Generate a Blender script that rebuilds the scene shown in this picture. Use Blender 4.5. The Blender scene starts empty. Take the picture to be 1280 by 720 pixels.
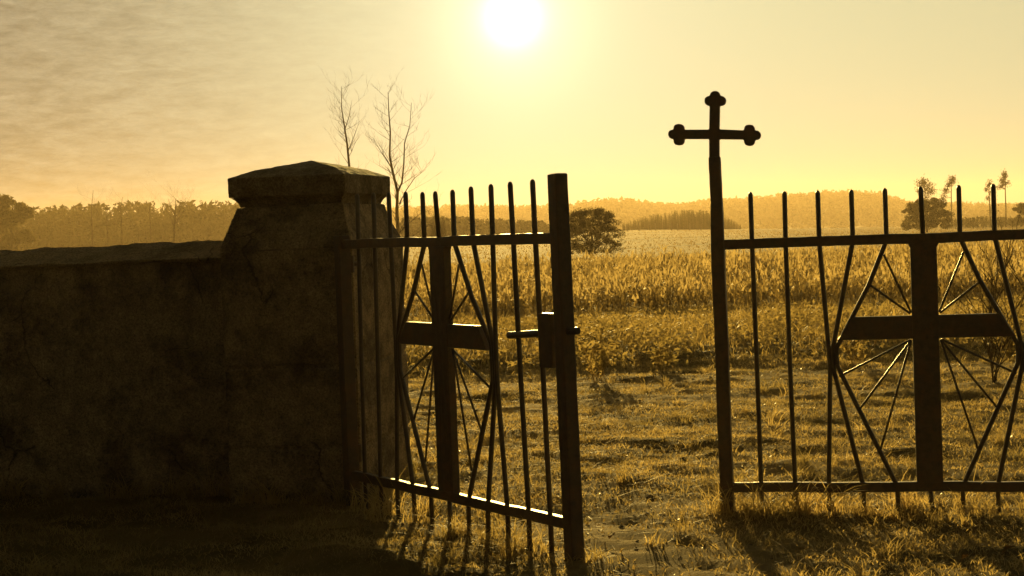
import bpy, math, random
import numpy as np
from mathutils import Vector, Matrix

random.seed(7)
rng = np.random.default_rng(7)
scene = bpy.context.scene
col = scene.collection

# ---------------------------------------------------------------- camera
FPX, PITCH, ROLL, EYE = 2000.0, math.atan(75 / 2000.0), 0.038, 1.6
cam_d = bpy.data.cameras.new('camera')
cam_d.sensor_width = 36.0
cam_d.lens = FPX / 1280.0 * 36.0
cam_d.clip_start, cam_d.clip_end = 0.05, 9000
cam = bpy.data.objects.new('camera', cam_d)
col.objects.link(cam)
CAMROT = Matrix.Rotation(math.pi / 2 - PITCH, 3, 'X') @ Matrix.Rotation(-ROLL, 3, 'Z')
cam.matrix_world = Matrix.Translation((0, 0, EYE)) @ CAMROT.to_4x4()
scene.camera = cam


def ray(px, py):
    return (CAMROT @ Vector(((px - 640) / FPX, -(py - 360) / FPX, -1.0))).normalized()


# ---------------------------------------------------------------- light
SUN_DIR = ray(641, 22)
SUN_EL = math.asin(SUN_DIR.z)
SUN_AZ = math.atan2(SUN_DIR.x, SUN_DIR.y)          # from +Y towards +X
TINT = (1.0, 0.96, 0.57)

scene.view_settings.view_transform = 'Standard'
scene.view_settings.look = 'None'
scene.view_settings.gamma = 1
scene.view_settings.use_curve_mapping = False
scene.view_settings.exposure = 1.1
SUN_STRENGTH, SKY_STRENGTH = 5.0, 0.05
GLOW = 5.0

world = bpy.data.worlds.new('World')
scene.world = world
world.use_nodes = True
wn, wl = world.node_tree.nodes, world.node_tree.links
wn.clear()


def N(nodes, t, **kw):
    n = nodes.new(t)
    for k, v in kw.items():
        setattr(n, k, v)
    return n


def mathn(nodes, links, op, a, b=None, clamp=False):
    n = nodes.new('ShaderNodeMath')
    n.operation = op
    n.use_clamp = clamp
    for i, v in enumerate((a, b)):
        if v is None:
            continue
        if isinstance(v, (int, float)):
            n.inputs[i].default_value = v
        else:
            links.new(v, n.inputs[i])
    return n.outputs[0]


def mixrgb(nodes, links, fac, a, b, mode='MIX'):
    n = nodes.new('ShaderNodeMix')
    n.data_type = 'RGBA'
    n.blend_type = mode
    for k, v in ((0, fac), (6, a), (7, b)):
        if isinstance(v, (int, float)):
            n.inputs[k].default_value = v
        elif isinstance(v, tuple):
            n.inputs[k].default_value = v if len(v) == 4 else v + (1,)
        else:
            links.new(v, n.inputs[k])
    return n.outputs[2]


sky = N(wn, 'ShaderNodeTexSky', sky_type='NISHITA', sun_disc=False, sun_elevation=SUN_EL,
        sun_rotation=SUN_AZ, air_density=1.0, dust_density=3.0, ozone_density=1.0, altitude=100)
bw = N(wn, 'ShaderNodeRGBToBW')
wl.new(sky.outputs[0], bw.inputs[0])
lum = mathn(wn, wl, 'DIVIDE', bw.outputs[0], mathn(wn, wl, 'ADD', bw.outputs[0], 4.0))
lum = mathn(wn, wl, 'MULTIPLY', lum, 7.05)
tc = N(wn, 'ShaderNodeTexCoord')
dirn = tc.outputs['Generated']
sep = N(wn, 'ShaderNodeSeparateXYZ')
wl.new(dirn, sep.inputs[0])
# added cloud-like streaks that dim the sky towards the left of the view
mp = N(wn, 'ShaderNodeMapping')
mp.inputs['Scale'].default_value = (30, 30, 120)
mp.inputs['Rotation'].default_value = (0, 0.10, 0)
wl.new(dirn, mp.inputs[0])
cn = N(wn, 'ShaderNodeTexNoise')
cn.inputs['Scale'].default_value = 1.6
cn.inputs['Detail'].default_value = 9
cn.inputs['Roughness'].default_value = 0.74
cn.inputs['Distortion'].default_value = 0.25
wl.new(mp.outputs[0], cn.inputs['Vector'])
mr = N(wn, 'ShaderNodeMapRange')
mr.inputs['From Min'].default_value = 0.30
mr.inputs['From Max'].default_value = 0.66
wl.new(cn.outputs[0], mr.inputs[0])
left_dim = N(wn, 'ShaderNodeMapRange', interpolation_type='SMOOTHSTEP')
left_dim.inputs['From Min'].default_value = 0.02
left_dim.inputs['From Max'].default_value = -0.33
wl.new(sep.outputs[0], left_dim.inputs[0])
cl = mathn(wn, wl, 'MULTIPLY', mr.outputs[0], left_dim.outputs[0])
cl2 = mathn(wn, wl, 'ADD', mathn(wn, wl, 'MULTIPLY', cl, 0.42), mathn(wn, wl, 'MULTIPLY', left_dim.outputs[0], 0.17))
lum = mathn(wn, wl, 'MULTIPLY', lum, mathn(wn, wl, 'SUBTRACT', 1.0, cl2))
rear = N(wn, 'ShaderNodeMapRange', interpolation_type='SMOOTHSTEP')
rear.inputs['From Min'].default_value = -0.3
rear.inputs['From Max'].default_value = 0.75
rear.inputs['To Min'].default_value = 0.34
wl.new(sep.outputs[1], rear.inputs[0])
lum = mathn(wn, wl, 'MULTIPLY', lum, rear.outputs[0])   # added dimming of the unseen sky away from the sun, deepens shade
tintc = mixrgb(wn, wl, left_dim.outputs[0], TINT, (0.86, 0.75, 0.47))
# aureole round the sun
dot = N(wn, 'ShaderNodeVectorMath', operation='DOT_PRODUCT')
dot.inputs[1].default_value = SUN_DIR
wl.new(dirn, dot.inputs[0])
dt = mathn(wn, wl, 'MAXIMUM', dot.outputs['Value'], 0.0)
g1 = mathn(wn, wl, 'MULTIPLY', mathn(wn, wl, 'POWER', dt, 9000.0), GLOW * 3)
g2 = mathn(wn, wl, 'MULTIPLY', mathn(wn, wl, 'POWER', dt, 60.0), GLOW * 0.06)
g1 = mathn(wn, wl, 'ADD', g1, mathn(wn, wl, 'MULTIPLY', mathn(wn, wl, 'POWER', dt, 1100.0), GLOW * 0.75))
g1 = mathn(wn, wl, 'ADD', g1, mathn(wn, wl, 'MULTIPLY', mathn(wn, wl, 'POWER', dt, 170.0), GLOW * 0.26))
g2 = mathn(wn, wl, 'ADD', g2, mathn(wn, wl, 'MULTIPLY', mathn(wn, wl, 'POWER', dt, 16.0), GLOW * 0.03))
vm = N(wn, 'ShaderNodeVectorMath', operation='SCALE')
wl.new(tintc, vm.inputs[0])
wl.new(mathn(wn, wl, 'ADD', lum, g2), vm.inputs['Scale'])
vm2 = N(wn, 'ShaderNodeVectorMath', operation='SCALE')
vm2.inputs[0].default_value = (1.0, 0.93, 0.70)
wl.new(g1, vm2.inputs['Scale'])
va = N(wn, 'ShaderNodeVectorMath', operation='ADD')
wl.new(vm.outputs[0], va.inputs[0])
wl.new(vm2.outputs[0], va.inputs[1])
bg = N(wn, 'ShaderNodeBackground')
bg.inputs['Strength'].default_value = SKY_STRENGTH
wl.new(va.outputs[0], bg.inputs['Color'])
wo = N(wn, 'ShaderNodeOutputWorld')
wl.new(bg.outputs[0], wo.inputs['Surface'])

sun_d = bpy.data.lights.new('sun', 'SUN')
sun_d.energy = SUN_STRENGTH
sun_d.angle = math.radians(0.7)
sun_d.color = (1.0, 0.67, 0.18)
sun = bpy.data.objects.new('sun', sun_d)
sun.rotation_euler = SUN_DIR.to_track_quat('Z', 'Y').to_euler()
sun.location = (0, 60, 40)
col.objects.link(sun)

scene.cycles.use_denoising = True
scene.cycles.max_bounces = 8
scene.cycles.transparent_max_bounces = 8


# ---------------------------------------------------------------- materials
def mat(name, c1, c2, scale=8.0, rough=0.8, bump=0.0, bscale=40.0, metallic=0.0, translucent=0.0,
        stain=None, sscale=1.2, samount=0.5, spec=0.3, stretch=(1, 1, 1)):
    m = bpy.data.materials.new(name)
    m.use_nodes = True
    n, l = m.node_tree.nodes, m.node_tree.links
    n.clear()
    out = n.new('ShaderNodeOutputMaterial')
    p = n.new('ShaderNodeBsdfPrincipled')
    geo = n.new('ShaderNodeNewGeometry')
    mp = n.new('ShaderNodeMapping')
    mp.inputs['Scale'].default_value = stretch
    l.new(geo.outputs['Position'], mp.inputs[0])
    nz = n.new('ShaderNodeTexNoise')
    nz.inputs['Scale'].default_value = scale
    nz.inputs['Detail'].default_value = 6
    nz.inputs['Roughness'].default_value = 0.65
    l.new(mp.outputs[0], nz.inputs['Vector'])
    r = n.new('ShaderNodeMapRange')
    r.inputs['From Min'].default_value = 0.33
    r.inputs['From Max'].default_value = 0.67
    l.new(nz.outputs[0], r.inputs[0])
    c = mixrgb(n, l, r.outputs[0], c1, c2)
    if stain:
        s = n.new('ShaderNodeTexNoise')
        s.inputs['Scale'].default_value = sscale
        s.inputs['Detail'].default_value = 7
        s.inputs['Roughness'].default_value = 0.7
        l.new(mp.outputs[0], s.inputs['Vector'])
        sr = n.new('ShaderNodeMapRange')
        sr.inputs['From Min'].default_value = 0.47
        sr.inputs['From Max'].default_value = 0.62
        sr.inputs['To Max'].default_value = samount
        l.new(s.outputs[0], sr.inputs[0])
        c = mixrgb(n, l, sr.outputs[0], c, stain)
    l.new(c, p.inputs['Base Color'])
    p.inputs['Roughness'].default_value = rough
    p.inputs['Metallic'].default_value = metallic
    p.inputs['Specular IOR Level'].default_value = spec
    if bump:
        b = n.new('ShaderNodeTexNoise')
        b.inputs['Scale'].default_value = bscale
        b.inputs['Detail'].default_value = 8
        b.inputs['Roughness'].default_value = 0.7
        l.new(mp.outputs[0], b.inputs['Vector'])
        bn = n.new('ShaderNodeBump')
        bn.inputs['Strength'].default_value = 0.8
        bn.inputs['Distance'].default_value = bump
        l.new(b.outputs[0], bn.inputs['Height'])
        l.new(bn.outputs[0], p.inputs['Normal'])
    surf = p.outputs[0]
    if translucent:
        t = n.new('ShaderNodeBsdfTranslucent')
        l.new(c, t.inputs['Color'])
        mx = n.new('ShaderNodeMixShader')
        mx.inputs[0].default_value = translucent
        l.new(surf, mx.inputs[1])
        l.new(t.outputs[0], mx.inputs[2])
        surf = mx.outputs[0]
    l.new(surf, out.inputs['Surface'])
    return m


M = {}
M['iron'] = mat('weathered_iron', (0.055, 0.04, 0.025), (0.10, 0.07, 0.04), 30, 0.5, 0.002, 120,
                stain=(0.14, 0.07, 0.03), sscale=9, samount=0.7, spec=0.5)
M['iron_thin'] = mat('thin_iron', (0.05, 0.038, 0.024), (0.085, 0.06, 0.035), 40, 0.38, 0.001, 160, spec=0.5)
M['plaster'] = mat('old_plaster', (0.22, 0.165, 0.09), (0.46, 0.35, 0.19), 9, 0.9, 0.03, 22,
                   stain=(0.06, 0.048, 0.035), sscale=2.2, samount=0.8, spec=0.15)


def crack(m, scale, width, depth):
    n, l = m.node_tree.nodes, m.node_tree.links
    p = next(x for x in n if x.type == 'BSDF_PRINCIPLED')
    geo = n.new('ShaderNodeNewGeometry')
    nz = n.new('ShaderNodeTexNoise')
    nz.inputs['Scale'].default_value = scale * 1.6
    nz.inputs['Detail'].default_value = 6
    l.new(geo.outputs['Position'], nz.inputs['Vector'])
    va_ = n.new('ShaderNodeVectorMath')
    va_.operation = 'MULTIPLY_ADD'
    l.new(nz.outputs['Color'], va_.inputs[0])
    va_.inputs[1].default_value = (0.35, 0.35, 0.35)
    l.new(geo.outputs['Position'], va_.inputs[2])
    vo = n.new('ShaderNodeTexVoronoi')
    vo.feature = 'DISTANCE_TO_EDGE'
    vo.inputs['Scale'].default_value = scale
    l.new(va_.outputs[0], vo.inputs['Vector'])
    r = n.new('ShaderNodeMapRange')
    r.inputs['From Max'].default_value = width
    r.inputs['To Min'].default_value = depth
    r.inputs['To Max'].default_value = 1.0
    km = n.new('ShaderNodeTexNoise')
    km.inputs['Scale'].default_value = 1.1
    km.inputs['Detail'].default_value = 3
    l.new(geo.outputs['Position'], km.inputs['Vector'])
    kr = n.new('ShaderNodeMapRange')
    kr.inputs['From Min'].default_value = 0.42
    kr.inputs['From Max'].default_value = 0.58
    kr.inputs['To Min'].default_value = 0.05
    kr.inputs['To Max'].default_value = 0.0
    l.new(km.outputs[0], kr.inputs[0])
    l.new(mathn(n, l, 'ADD', vo.outputs['Distance'], kr.outputs[0]), r.inputs[0])
    g = n.new('ShaderNodeTexNoise')
    g.inputs['Scale'].default_value = 75
    g.inputs['Detail'].default_value = 5
    g.inputs['Roughness'].default_value = 0.8
    l.new(geo.outputs['Position'], g.inputs['Vector'])
    gr = n.new('ShaderNodeMapRange')
    gr.inputs['From Min'].default_value = 0.36
    gr.inputs['From Max'].default_value = 0.6
    gr.inputs['To Min'].default_value = 0.35
    gr.inputs['To Max'].default_value = 1.25
    l.new(g.outputs[0], gr.inputs[0])
    f = mathn(n, l, 'MULTIPLY', r.outputs[0], gr.outputs[0])
    old = p.inputs['Base Color'].links[0].from_socket
    sc = n.new('ShaderNodeVectorMath')
    sc.operation = 'SCALE'
    l.new(old, sc.inputs[0])
    l.new(f, sc.inputs['Scale'])
    l.new(sc.outputs[0], p.inputs['Base Color'])


M['stone'] = mat('mossy_stone', (0.16, 0.12, 0.07), (0.26, 0.20, 0.11), 14, 0.92, 0.012, 45,
                 stain=(0.08, 0.065, 0.03), sscale=4, samount=0.8, spec=0.15)
M['coping'] = mat('coping_stone', (0.22, 0.165, 0.09), (0.32, 0.24, 0.13), 9, 0.92, 0.015, 30,
                  stain=(0.10, 0.08, 0.04), sscale=3, samount=0.7, spec=0.15)
crack(M['plaster'], 1.7, 0.012, 0.3)
crack(M['stone'], 3.0, 0.012, 0.4)
crack(M['coping'], 1.6, 0.012, 0.3)
M['grass'] = mat('dry_grass', (0.26, 0.197, 0.07), (0.62, 0.47, 0.18), 3.0, 0.6, translucent=0.55,
                 stain=(0.09, 0.085, 0.03), sscale=0.9, samount=0.55, spec=0.4)
M['rough'] = mat('rank_grass', (0.24, 0.18, 0.06), (0.50, 0.37, 0.13), 1.3, 0.5, translucent=0.6, stain=(0.14, 0.11, 0.04), sscale=0.7, samount=0.6)
M['meadow'] = mat('meadow_stubble', (0.18, 0.115, 0.026), (0.31, 0.205, 0.05), 0.4, 0.8, translucent=0.5, spec=0.0)
M['weed'] = mat('weed_leaves', (0.20, 0.16, 0.055), (0.44, 0.33, 0.12), 4.0, 0.65, translucent=0.5, spec=0.12)
M['reed'] = mat('dry_reeds', (0.17, 0.12, 0.04), (0.32, 0.235, 0.085), 1.2, 0.5, translucent=0.6, spec=0.25)
M['plume'] = mat('seed_heads', (0.38, 0.29, 0.12), (0.55, 0.425, 0.19), 2.0, 0.6, translucent=0.5, spec=0.25)
M['leaf'] = mat('tree_leaves', (0.07, 0.056, 0.02), (0.12, 0.093, 0.033), 1.5, 0.6, translucent=0.45, spec=0.25)
M['needle'] = mat('pine_needles', (0.05, 0.045, 0.02), (0.09, 0.075, 0.03), 1.5, 0.7, translucent=0.2, spec=0.2)
M['bark'] = mat('bark', (0.07, 0.05, 0.03), (0.13, 0.095, 0.055), 6, 0.9, 0.01, 30, spec=0.15)
M['forest'] = mat('far_forest_leaves', (0.05, 0.042, 0.018), (0.10, 0.08, 0.03), 0.12, 0.8, translucent=0.25, spec=0.1)
M['dead_leaf'] = mat('fallen_leaf', (0.24, 0.16, 0.05), (0.38, 0.27, 0.09), 20, 0.5, translucent=0.35, spec=0.4)
M['wood'] = mat('grey_post_wood', (0.10, 0.08, 0.05), (0.16, 0.13, 0.08), 12, 0.9)
M['hill'] = mat('hill_soil', (0.06, 0.05, 0.02), (0.11, 0.085, 0.035), 0.03, 0.95)


def ground_material():
    m = bpy.data.materials.new('ground_soil_and_stubble')
    m.use_nodes = True
    n, l = m.node_tree.nodes, m.node_tree.links
    n.clear()
    out = n.new('ShaderNodeOutputMaterial')
    p = n.new('ShaderNodeBsdfPrincipled')
    p.inputs['Roughness'].default_value = 0.95
    p.inputs['Specular IOR Level'].default_value = 0.04
    geo = n.new('ShaderNodeNewGeometry')
    sep = n.new('ShaderNodeSeparateXYZ')
    l.new(geo.outputs['Position'], sep.inputs[0])

    def noise(scale, detail, lo, hi, stretch=(1, 1, 1)):
        mp = n.new('ShaderNodeMapping')
        mp.inputs['Scale'].default_value = stretch
        l.new(geo.outputs['Position'], mp.inputs[0])
        nz = n.new('ShaderNodeTexNoise')
        nz.inputs['Scale'].default_value = scale
        nz.inputs['Detail'].default_value = detail
        nz.inputs['Roughness'].default_value = 0.65
        l.new(mp.outputs[0], nz.inputs['Vector'])
        r = n.new('ShaderNodeMapRange')
        r.inputs['From Min'].default_value = lo
        r.inputs['From Max'].default_value = hi
        l.new(nz.outputs[0], r.inputs[0])
        return r.outputs[0]
    turf = mixrgb(n, l, noise(1.3, 8, 0.35, 0.65), (0.12, 0.09, 0.034), (0.27, 0.20, 0.076))
    soil = mixrgb(n, l, noise(6, 8, 0.35, 0.65), (0.34, 0.25, 0.11), (0.50, 0.38, 0.18))
    bare = noise(0.55, 7, 0.52, 0.66)
    near = mixrgb(n, l, bare, turf, soil)
    # farm track crossing behind the gate, and the sandy path through the opening
    w = noise(0.25, 4, 0.0, 1.0)
    yy = mathn(n, l, 'ADD', sep.outputs[1], mathn(n, l, 'MULTIPLY', w, 1.2))

    def band(v, c, half, soft):
        d = mathn(n, l, 'ABSOLUTE', mathn(n, l, 'SUBTRACT', v, c))
        r = n.new('ShaderNodeMapRange')
        r.interpolation_type = 'SMOOTHSTEP'
        r.inputs['From Min'].default_value = half + soft
        r.inputs['From Max'].default_value = half - soft
        l.new(d, r.inputs[0])
        return r.outputs[0]
    brk = noise(2.0, 6, 0.3, 0.6)
    tr = mathn(n, l, 'MULTIPLY', mathn(n, l, 'ADD', band(yy, 14.9, 0.30, 0.25), band(yy, 16.6, 0.30, 0.25)), brk)
    near = mixrgb(n, l, tr, near, soil)
    xx = mathn(n, l, 'ADD', sep.outputs[0], mathn(n, l, 'MULTIPLY', w, 0.8))
    ny = n.new('ShaderNodeMapRange')
    ny.inputs['From Min'].default_value = 10.5
    ny.inputs['From Max'].default_value = 8.0
    l.new(sep.outputs[1], ny.inputs[0])
    path = mathn(n, l, 'MULTIPLY', mathn(n, l, 'MULTIPLY', band(xx, 1.05, 0.50, 0.40), ny.outputs[0]), brk)
    near = mixrgb(n, l, path, near, soil)
    # meadow far off: paler stubble with darker mown lines
    mead = mixrgb(n, l, noise(0.05, 8, 0.35, 0.65, (1, 0.25, 1)), (0.16, 0.10, 0.022), (0.29, 0.19, 0.045))
    mead = mixrgb(n, l, noise(0.35, 6, 0.5, 0.8, (0.6, 0.15, 1)), mead, (0.16, 0.11, 0.036))
    ln = mathn(n, l, 'SUBTRACT', yy, mathn(n, l, 'MULTIPLY', sep.outputs[0], 1.9))
    rut = mathn(n, l, 'ADD', band(ln, 86, 2.0, 1.5), mathn(n, l, 'ADD', band(ln, 128, 3.0, 2.5), band(ln, 200, 4.0, 3.0)))
    mead = mixrgb(n, l, mathn(n, l, 'MULTIPLY', rut, 0.8), mead, (0.10, 0.07, 0.024))
    fr = n.new('ShaderNodeMapRange')
    fr.inputs['From Min'].default_value = 30
    fr.inputs['From Max'].default_value = 58
    l.new(sep.outputs[1], fr.inputs[0])
    c = mixrgb(n, l, fr.outputs[0], near, mead)
    l.new(c, p.inputs['Base Color'])
    b = n.new('ShaderNodeTexNoise')
    b.inputs['Scale'].default_value = 14
    b.inputs['Detail'].default_value = 9
    b.inputs['Roughness'].default_value = 0.75
    l.new(geo.outputs['Position'], b.inputs['Vector'])
    bn = n.new('ShaderNodeBump')
    bn.inputs['Strength'].default_value = 1.0
    bn.inputs['Distance'].default_value = 0.05
    l.new(b.outputs[0], bn.inputs['Height'])
    b2 = n.new('ShaderNodeTexNoise')
    b2.inputs['Scale'].default_value = 75
    b2.inputs['Detail'].default_value = 6
    b2.inputs['Roughness'].default_value = 0.8
    l.new(geo.outputs['Position'], b2.inputs['Vector'])
    bn2 = n.new('ShaderNodeBump')
    bn2.inputs['Distance'].default_value = 0.02
    l.new(b2.outputs[0], bn2.inputs['Height'])
    l.new(bn.outputs[0], bn2.inputs['Normal'])
    l.new(bn2.outputs[0], p.inputs['Normal'])
    l.new(p.outputs[0], out.inputs['Surface'])
    return m


M['ground'] = ground_material()


# ---------------------------------------------------------------- mesh helpers
def np_mesh(name, verts, quads=None, tris=None, smooth=False):
    me = bpy.data.meshes.new(name)
    verts = np.asarray(verts, dtype=np.float32).reshape(-1, 3)
    q = np.asarray(quads if quads is not None else [], dtype=np.int32).reshape(-1, 4)
    t = np.asarray(tris if tris is not None else [], dtype=np.int32).reshape(-1, 3)
    me.vertices.add(len(verts))
    me.vertices.foreach_set('co', verts.ravel())
    loops = np.concatenate([q.ravel(), t.ravel()])
    me.loops.add(len(loops))
    me.loops.foreach_set('vertex_index', loops)
    nf = len(q) + len(t)
    me.polygons.add(nf)
    starts = np.concatenate([np.arange(len(q)) * 4, len(q) * 4 + np.arange(len(t)) * 3]).astype(np.int32)
    tot = np.concatenate([np.full(len(q), 4), np.full(len(t), 3)]).astype(np.int32)
    me.polygons.foreach_set('loop_start', starts)
    me.polygons.foreach_set('loop_total', tot)
    me.polygons.foreach_set('use_smooth', np.full(nf, smooth))
    me.update(calc_edges=True)
    me.validate()
    return me


class MB:
    """collects shapes and links them as one mesh object"""
    def __init__(s):
        s.v, s.f = [], []

    def add(s, vs, fs):
        o = len(s.v)
        s.v += [tuple(v) for v in vs]
        s.f += [tuple(i + o for i in f) for f in fs]

    def box(s, x0, x1, y0, y1, z0, z1):
        s.add([(x0, y0, z0), (x1, y0, z0), (x1, y1, z0), (x0, y1, z0), (x0, y0, z1), (x1, y0, z1), (x1, y1, z1), (x0, y1, z1)],
              [(3, 2, 1, 0), (4, 5, 6, 7), (0, 1, 5, 4), (1, 2, 6, 5), (2, 3, 7, 6), (3, 0, 4, 7)])

    def prism(s, pts, y0, y1):
        """polygon of (x, z) points, extruded along y"""
        n = len(pts)
        s.add([(x, y0, z) for x, z in pts] + [(x, y1, z) for x, z in pts],
              [tuple(range(n)), tuple(range(2 * n - 1, n - 1, -1))] +
              [(i, i + n, (i + 1) % n + n, (i + 1) % n) for i in range(n)])

    def loft(s, rings, cap=True):
        n = len(rings[0])
        vs = [p for r in rings for p in r]
        fs = []
        for k in range(len(rings) - 1):
            for i in range(n):
                j = (i + 1) % n
                fs.append((k * n + i, k * n + j, (k + 1) * n + j, (k + 1) * n + i))
        if cap:
            fs.append(tuple(range(n - 1, -1, -1)))
            fs.append(tuple((len(rings) - 1) * n + i for i in range(n)))
        s.add(vs, fs)

    def tube(s, pts, rad, n=8, square=False, sy=1.0):
        pts = [Vector(p) for p in pts]
        if not isinstance(rad, (list, tuple)):
            rad = [rad] * len(pts)
        rings = []
        up = None
        for i, p in enumerate(pts):
            d = (pts[min(i + 1, len(pts) - 1)] - pts[max(i - 1, 0)])
            if d.length < 1e-9:
                d = Vector((0, 0, 1))
            d.normalize()
            if up is None:
                up = Vector((0, 1, 0)) if abs(d.y) < 0.9 else Vector((1, 0, 0))
            a = (up - d * up.dot(d)).normalized()
            b = d.cross(a)
            up = a
            off = math.pi / 4 if square else 0
            k = math.sqrt(2) if square else 1
            rings.append([p + a * (math.cos(off + 2 * math.pi * j / n) * rad[i] * k * sy) +
                          b * (math.sin(off + 2 * math.pi * j / n) * rad[i] * k) for j in range(n)])
        s.loft(rings)

    def build(s, name, m, parent=None, smooth=False, bevel=0.0):
        me = bpy.data.meshes.new(name)
        me.from_pydata(s.v, [], s.f)
        if smooth:
            me.polygons.foreach_set('use_smooth', [True] * len(me.polygons))
        me.update()
        return link(name, me, m, parent, bevel)


def link(name, me, m, parent=None, bevel=0.0):
    o = bpy.data.objects.new(name, me)
    if m is not None and not me.materials:
        me.materials.append(m)
    col.objects.link(o)
    if parent is not None:
        o.parent = parent
    if bevel:
        md = o.modifiers.new('bevel', 'BEVEL')
        md.width = bevel
        md.segments = 2
        md.limit_method = 'ANGLE'
    return o


def weather(o, levels, strength, size):
    sd = o.modifiers.new('subdivide', 'SUBSURF')
    sd.subdivision_type = 'SIMPLE'
    sd.levels = sd.render_levels = levels
    tx = bpy.data.textures.new('worn_surface', 'CLOUDS')
    tx.noise_scale = size
    tx.noise_depth = 4
    dm = o.modifiers.new('worn', 'DISPLACE')
    dm.texture = tx
    dm.strength = strength
    dm.mid_level = 0.5
    dm.texture_coords = 'GLOBAL'
    return o


def tag(o, label=None, cat=None, group=None, kind=None):
    if label:
        o['label'] = label
    if cat:
        o['category'] = cat
    if group:
        o['group'] = group
    if kind:
        o['kind'] = kind
    return o


def empty(name, loc, rz=0.0):
    o = bpy.data.objects.new(name, None)
    o.empty_display_size = 0.2
    o.location = loc
    o.rotation_euler = (0, 0, rz)
    col.objects.link(o)
    return o


# ---------------------------------------------------------------- terrain
def smooth01(t):
    t = np.clip(t, 0, 1)
    return t * t * (3 - 2 * t)


def hash_noise(x, y, s):
    """cheap smooth bumps"""
    return (np.sin(x * s * 1.7 + 1.3 * np.sin(y * s * 1.1)) + np.sin(y * s * 2.1 + 1.7 * np.sin(x * s * 0.9 + 2)) +
            np.sin((x + y) * s * 1.3 + 0.7)) / 3.0


CR_A = np.array([-0.6, -0.33, -0.02, 0.08, 0.18, 0.305, 0.6])
CR_Z = np.array([-0.6, -0.6, -0.8, 0.25, -0.8, -1.55, -1.8])


def ground_z(x, y):
    x, y = np.asarray(x, float), np.asarray(y, float)
    d = np.hypot(x, y)
    a = np.clip(x / np.maximum(y, 1.0), -0.6, 0.6)
    zc = np.interp(a, CR_A, CR_Z)
    z = zc * smooth01((d - 62) / 240.0)
    z = z - 7.0 * smooth01((d - 330) / 150.0)
    fade = 1 - smooth01((d - 40) / 60)
    z = z + fade * (0.022 * hash_noise(x, y, 1.9) + 0.010 * hash_noise(x + 5, y, 5.3))
    z = z + 0.012 * fade * hash_noise(x, y, 11.0)
    rough = 0.5 + 0.5 * hash_noise(x + 3, y - 2, 0.8)
    z = z + fade * rough * (0.030 * hash_noise(x * 0.7 + 9, y * 1.2, 4.1) + 0.016 * hash_noise(x * 0.8, y * 1.3 + 4, 8.3))
    # slight rise of the verge behind the track
    z = z + 0.10 * smooth01((y - 17.3) / 1.5) * (1 - smooth01((y - 24) / 8)) * (1 - smooth01((np.abs(x) - 40) / 20))
    return z


def gz(x, y):
    return float(ground_z(x, y))


def place(px, d):
    """ground point d metres ahead, in the direction of pixel column px at the horizon"""
    yh = 285 - 0.038 * (px - 640)
    r = ray(px, yh)
    k = d / r.y
    return r.x * k, d


def height_at(px, py, d):
    r = ray(px, py)
    return EYE + r.z * d / r.y


def build_ground():
    ys = np.concatenate([np.linspace(-12, 5, 30), np.linspace(5.1, 20, 190), np.linspace(20.3, 60, 110),
                         np.linspace(62, 520, 90), np.linspace(560, 4200, 30)])
    us = np.linspace(-1, 1, 221)
    us = np.sign(us) * np.abs(us) ** 1.5
    half = np.maximum(14, ys * 0.75 + 8)
    X = us[None, :] * half[:, None]
    Y = np.repeat(ys[:, None], len(us), 1)
    Z = ground_z(X, Y)
    v = np.stack([X, Y, Z], -1).reshape(-1, 3)
    ny, nx = X.shape
    i = np.arange(ny - 1)[:, None] * nx + np.arange(nx - 1)[None, :]
    q = np.stack([i, i + 1, i + 1 + nx, i + nx], -1).reshape(-1, 4)
    o = link('ground', np_mesh('ground', v, q, smooth=True), M['ground'])
    tag(o, kind='structure')


build_ground()

# ---------------------------------------------------------------- pillar and wall
YAW = 0.219
U = Vector((math.cos(YAW), -math.sin(YAW), 0))
V = Vector((math.sin(YAW), math.cos(YAW), 0))
C0 = Vector((-0.94, 9.50, 0))           # front corner of the pillar beside the opening
PW, PD = 0.84, 1.06


def build_pillar():
    base = C0 - U * (PW / 2) + V * (PD / 2)
    root = empty('gate_pillar', (base.x, base.y, gz(base.x, base.y) - 0.02), -YAW)
    zb = root.location.z
    tag(root, 'massive rendered gate pillar with flared shoulders and low pyramid cap stone', 'pillar')

    def ring(k, z, kx=0.0):
        hx, hy = PW / 2 * k + kx, PD / 2 * k + kx
        return [(-hx, -hy, z - zb), (hx, -hy, z - zb), (hx, hy, z - zb), (-hx, hy, z - zb)]
    # shaft with two course grooves
    mb = MB()
    zs = [(-0.25, 1.0), (0.31, 1.0), (0.315, 0.975), (0.335, 0.975), (0.34, 1.0), (0.80, 1.0), (0.805, 0.978), (0.825, 0.978),
          (0.83, 1.0), (1.52, 1.0)]
    mb.loft([ring(k, z) for z, k in zs])
    weather(mb.build('shaft', M['plaster'], root, bevel=0.012), 5, 0.022, 0.12)
    # shoulders sweep in to the neck
    mb = MB()
    prof = [(1.523, 1.004), (1.56, 0.985), (1.61, 0.945), (1.66, 0.90), (1.71, 0.86), (1.75, 0.83), (1.785, 0.805)]
    mb.loft([ring(k, z) for z, k in prof])
    weather(mb.build('shoulder', M['plaster'], root, bevel=0.006), 4, 0.022, 0.12)
    mb = MB()
    prof = [(1.787, 0.765), (1.80, 0.775), (1.82, 0.80), (1.835, 0.835), (1.844, 0.868)]
    mb.loft([ring(k, z) for z, k in prof])
    mb.build('cavetto', M['stone'], root)
    mb = MB()
    prof = [(1.845, 0.885), (1.963, 0.89), (2.012, 0.62), (2.072, 0.015)]
    mb.loft([ring(k, z) for z, k in prof])
    weather(mb.build('cap', M['stone'], root, bevel=0.006), 5, 0.009, 0.07)
    # iron straps that hold the hinge post
    return root


build_pillar()


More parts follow.
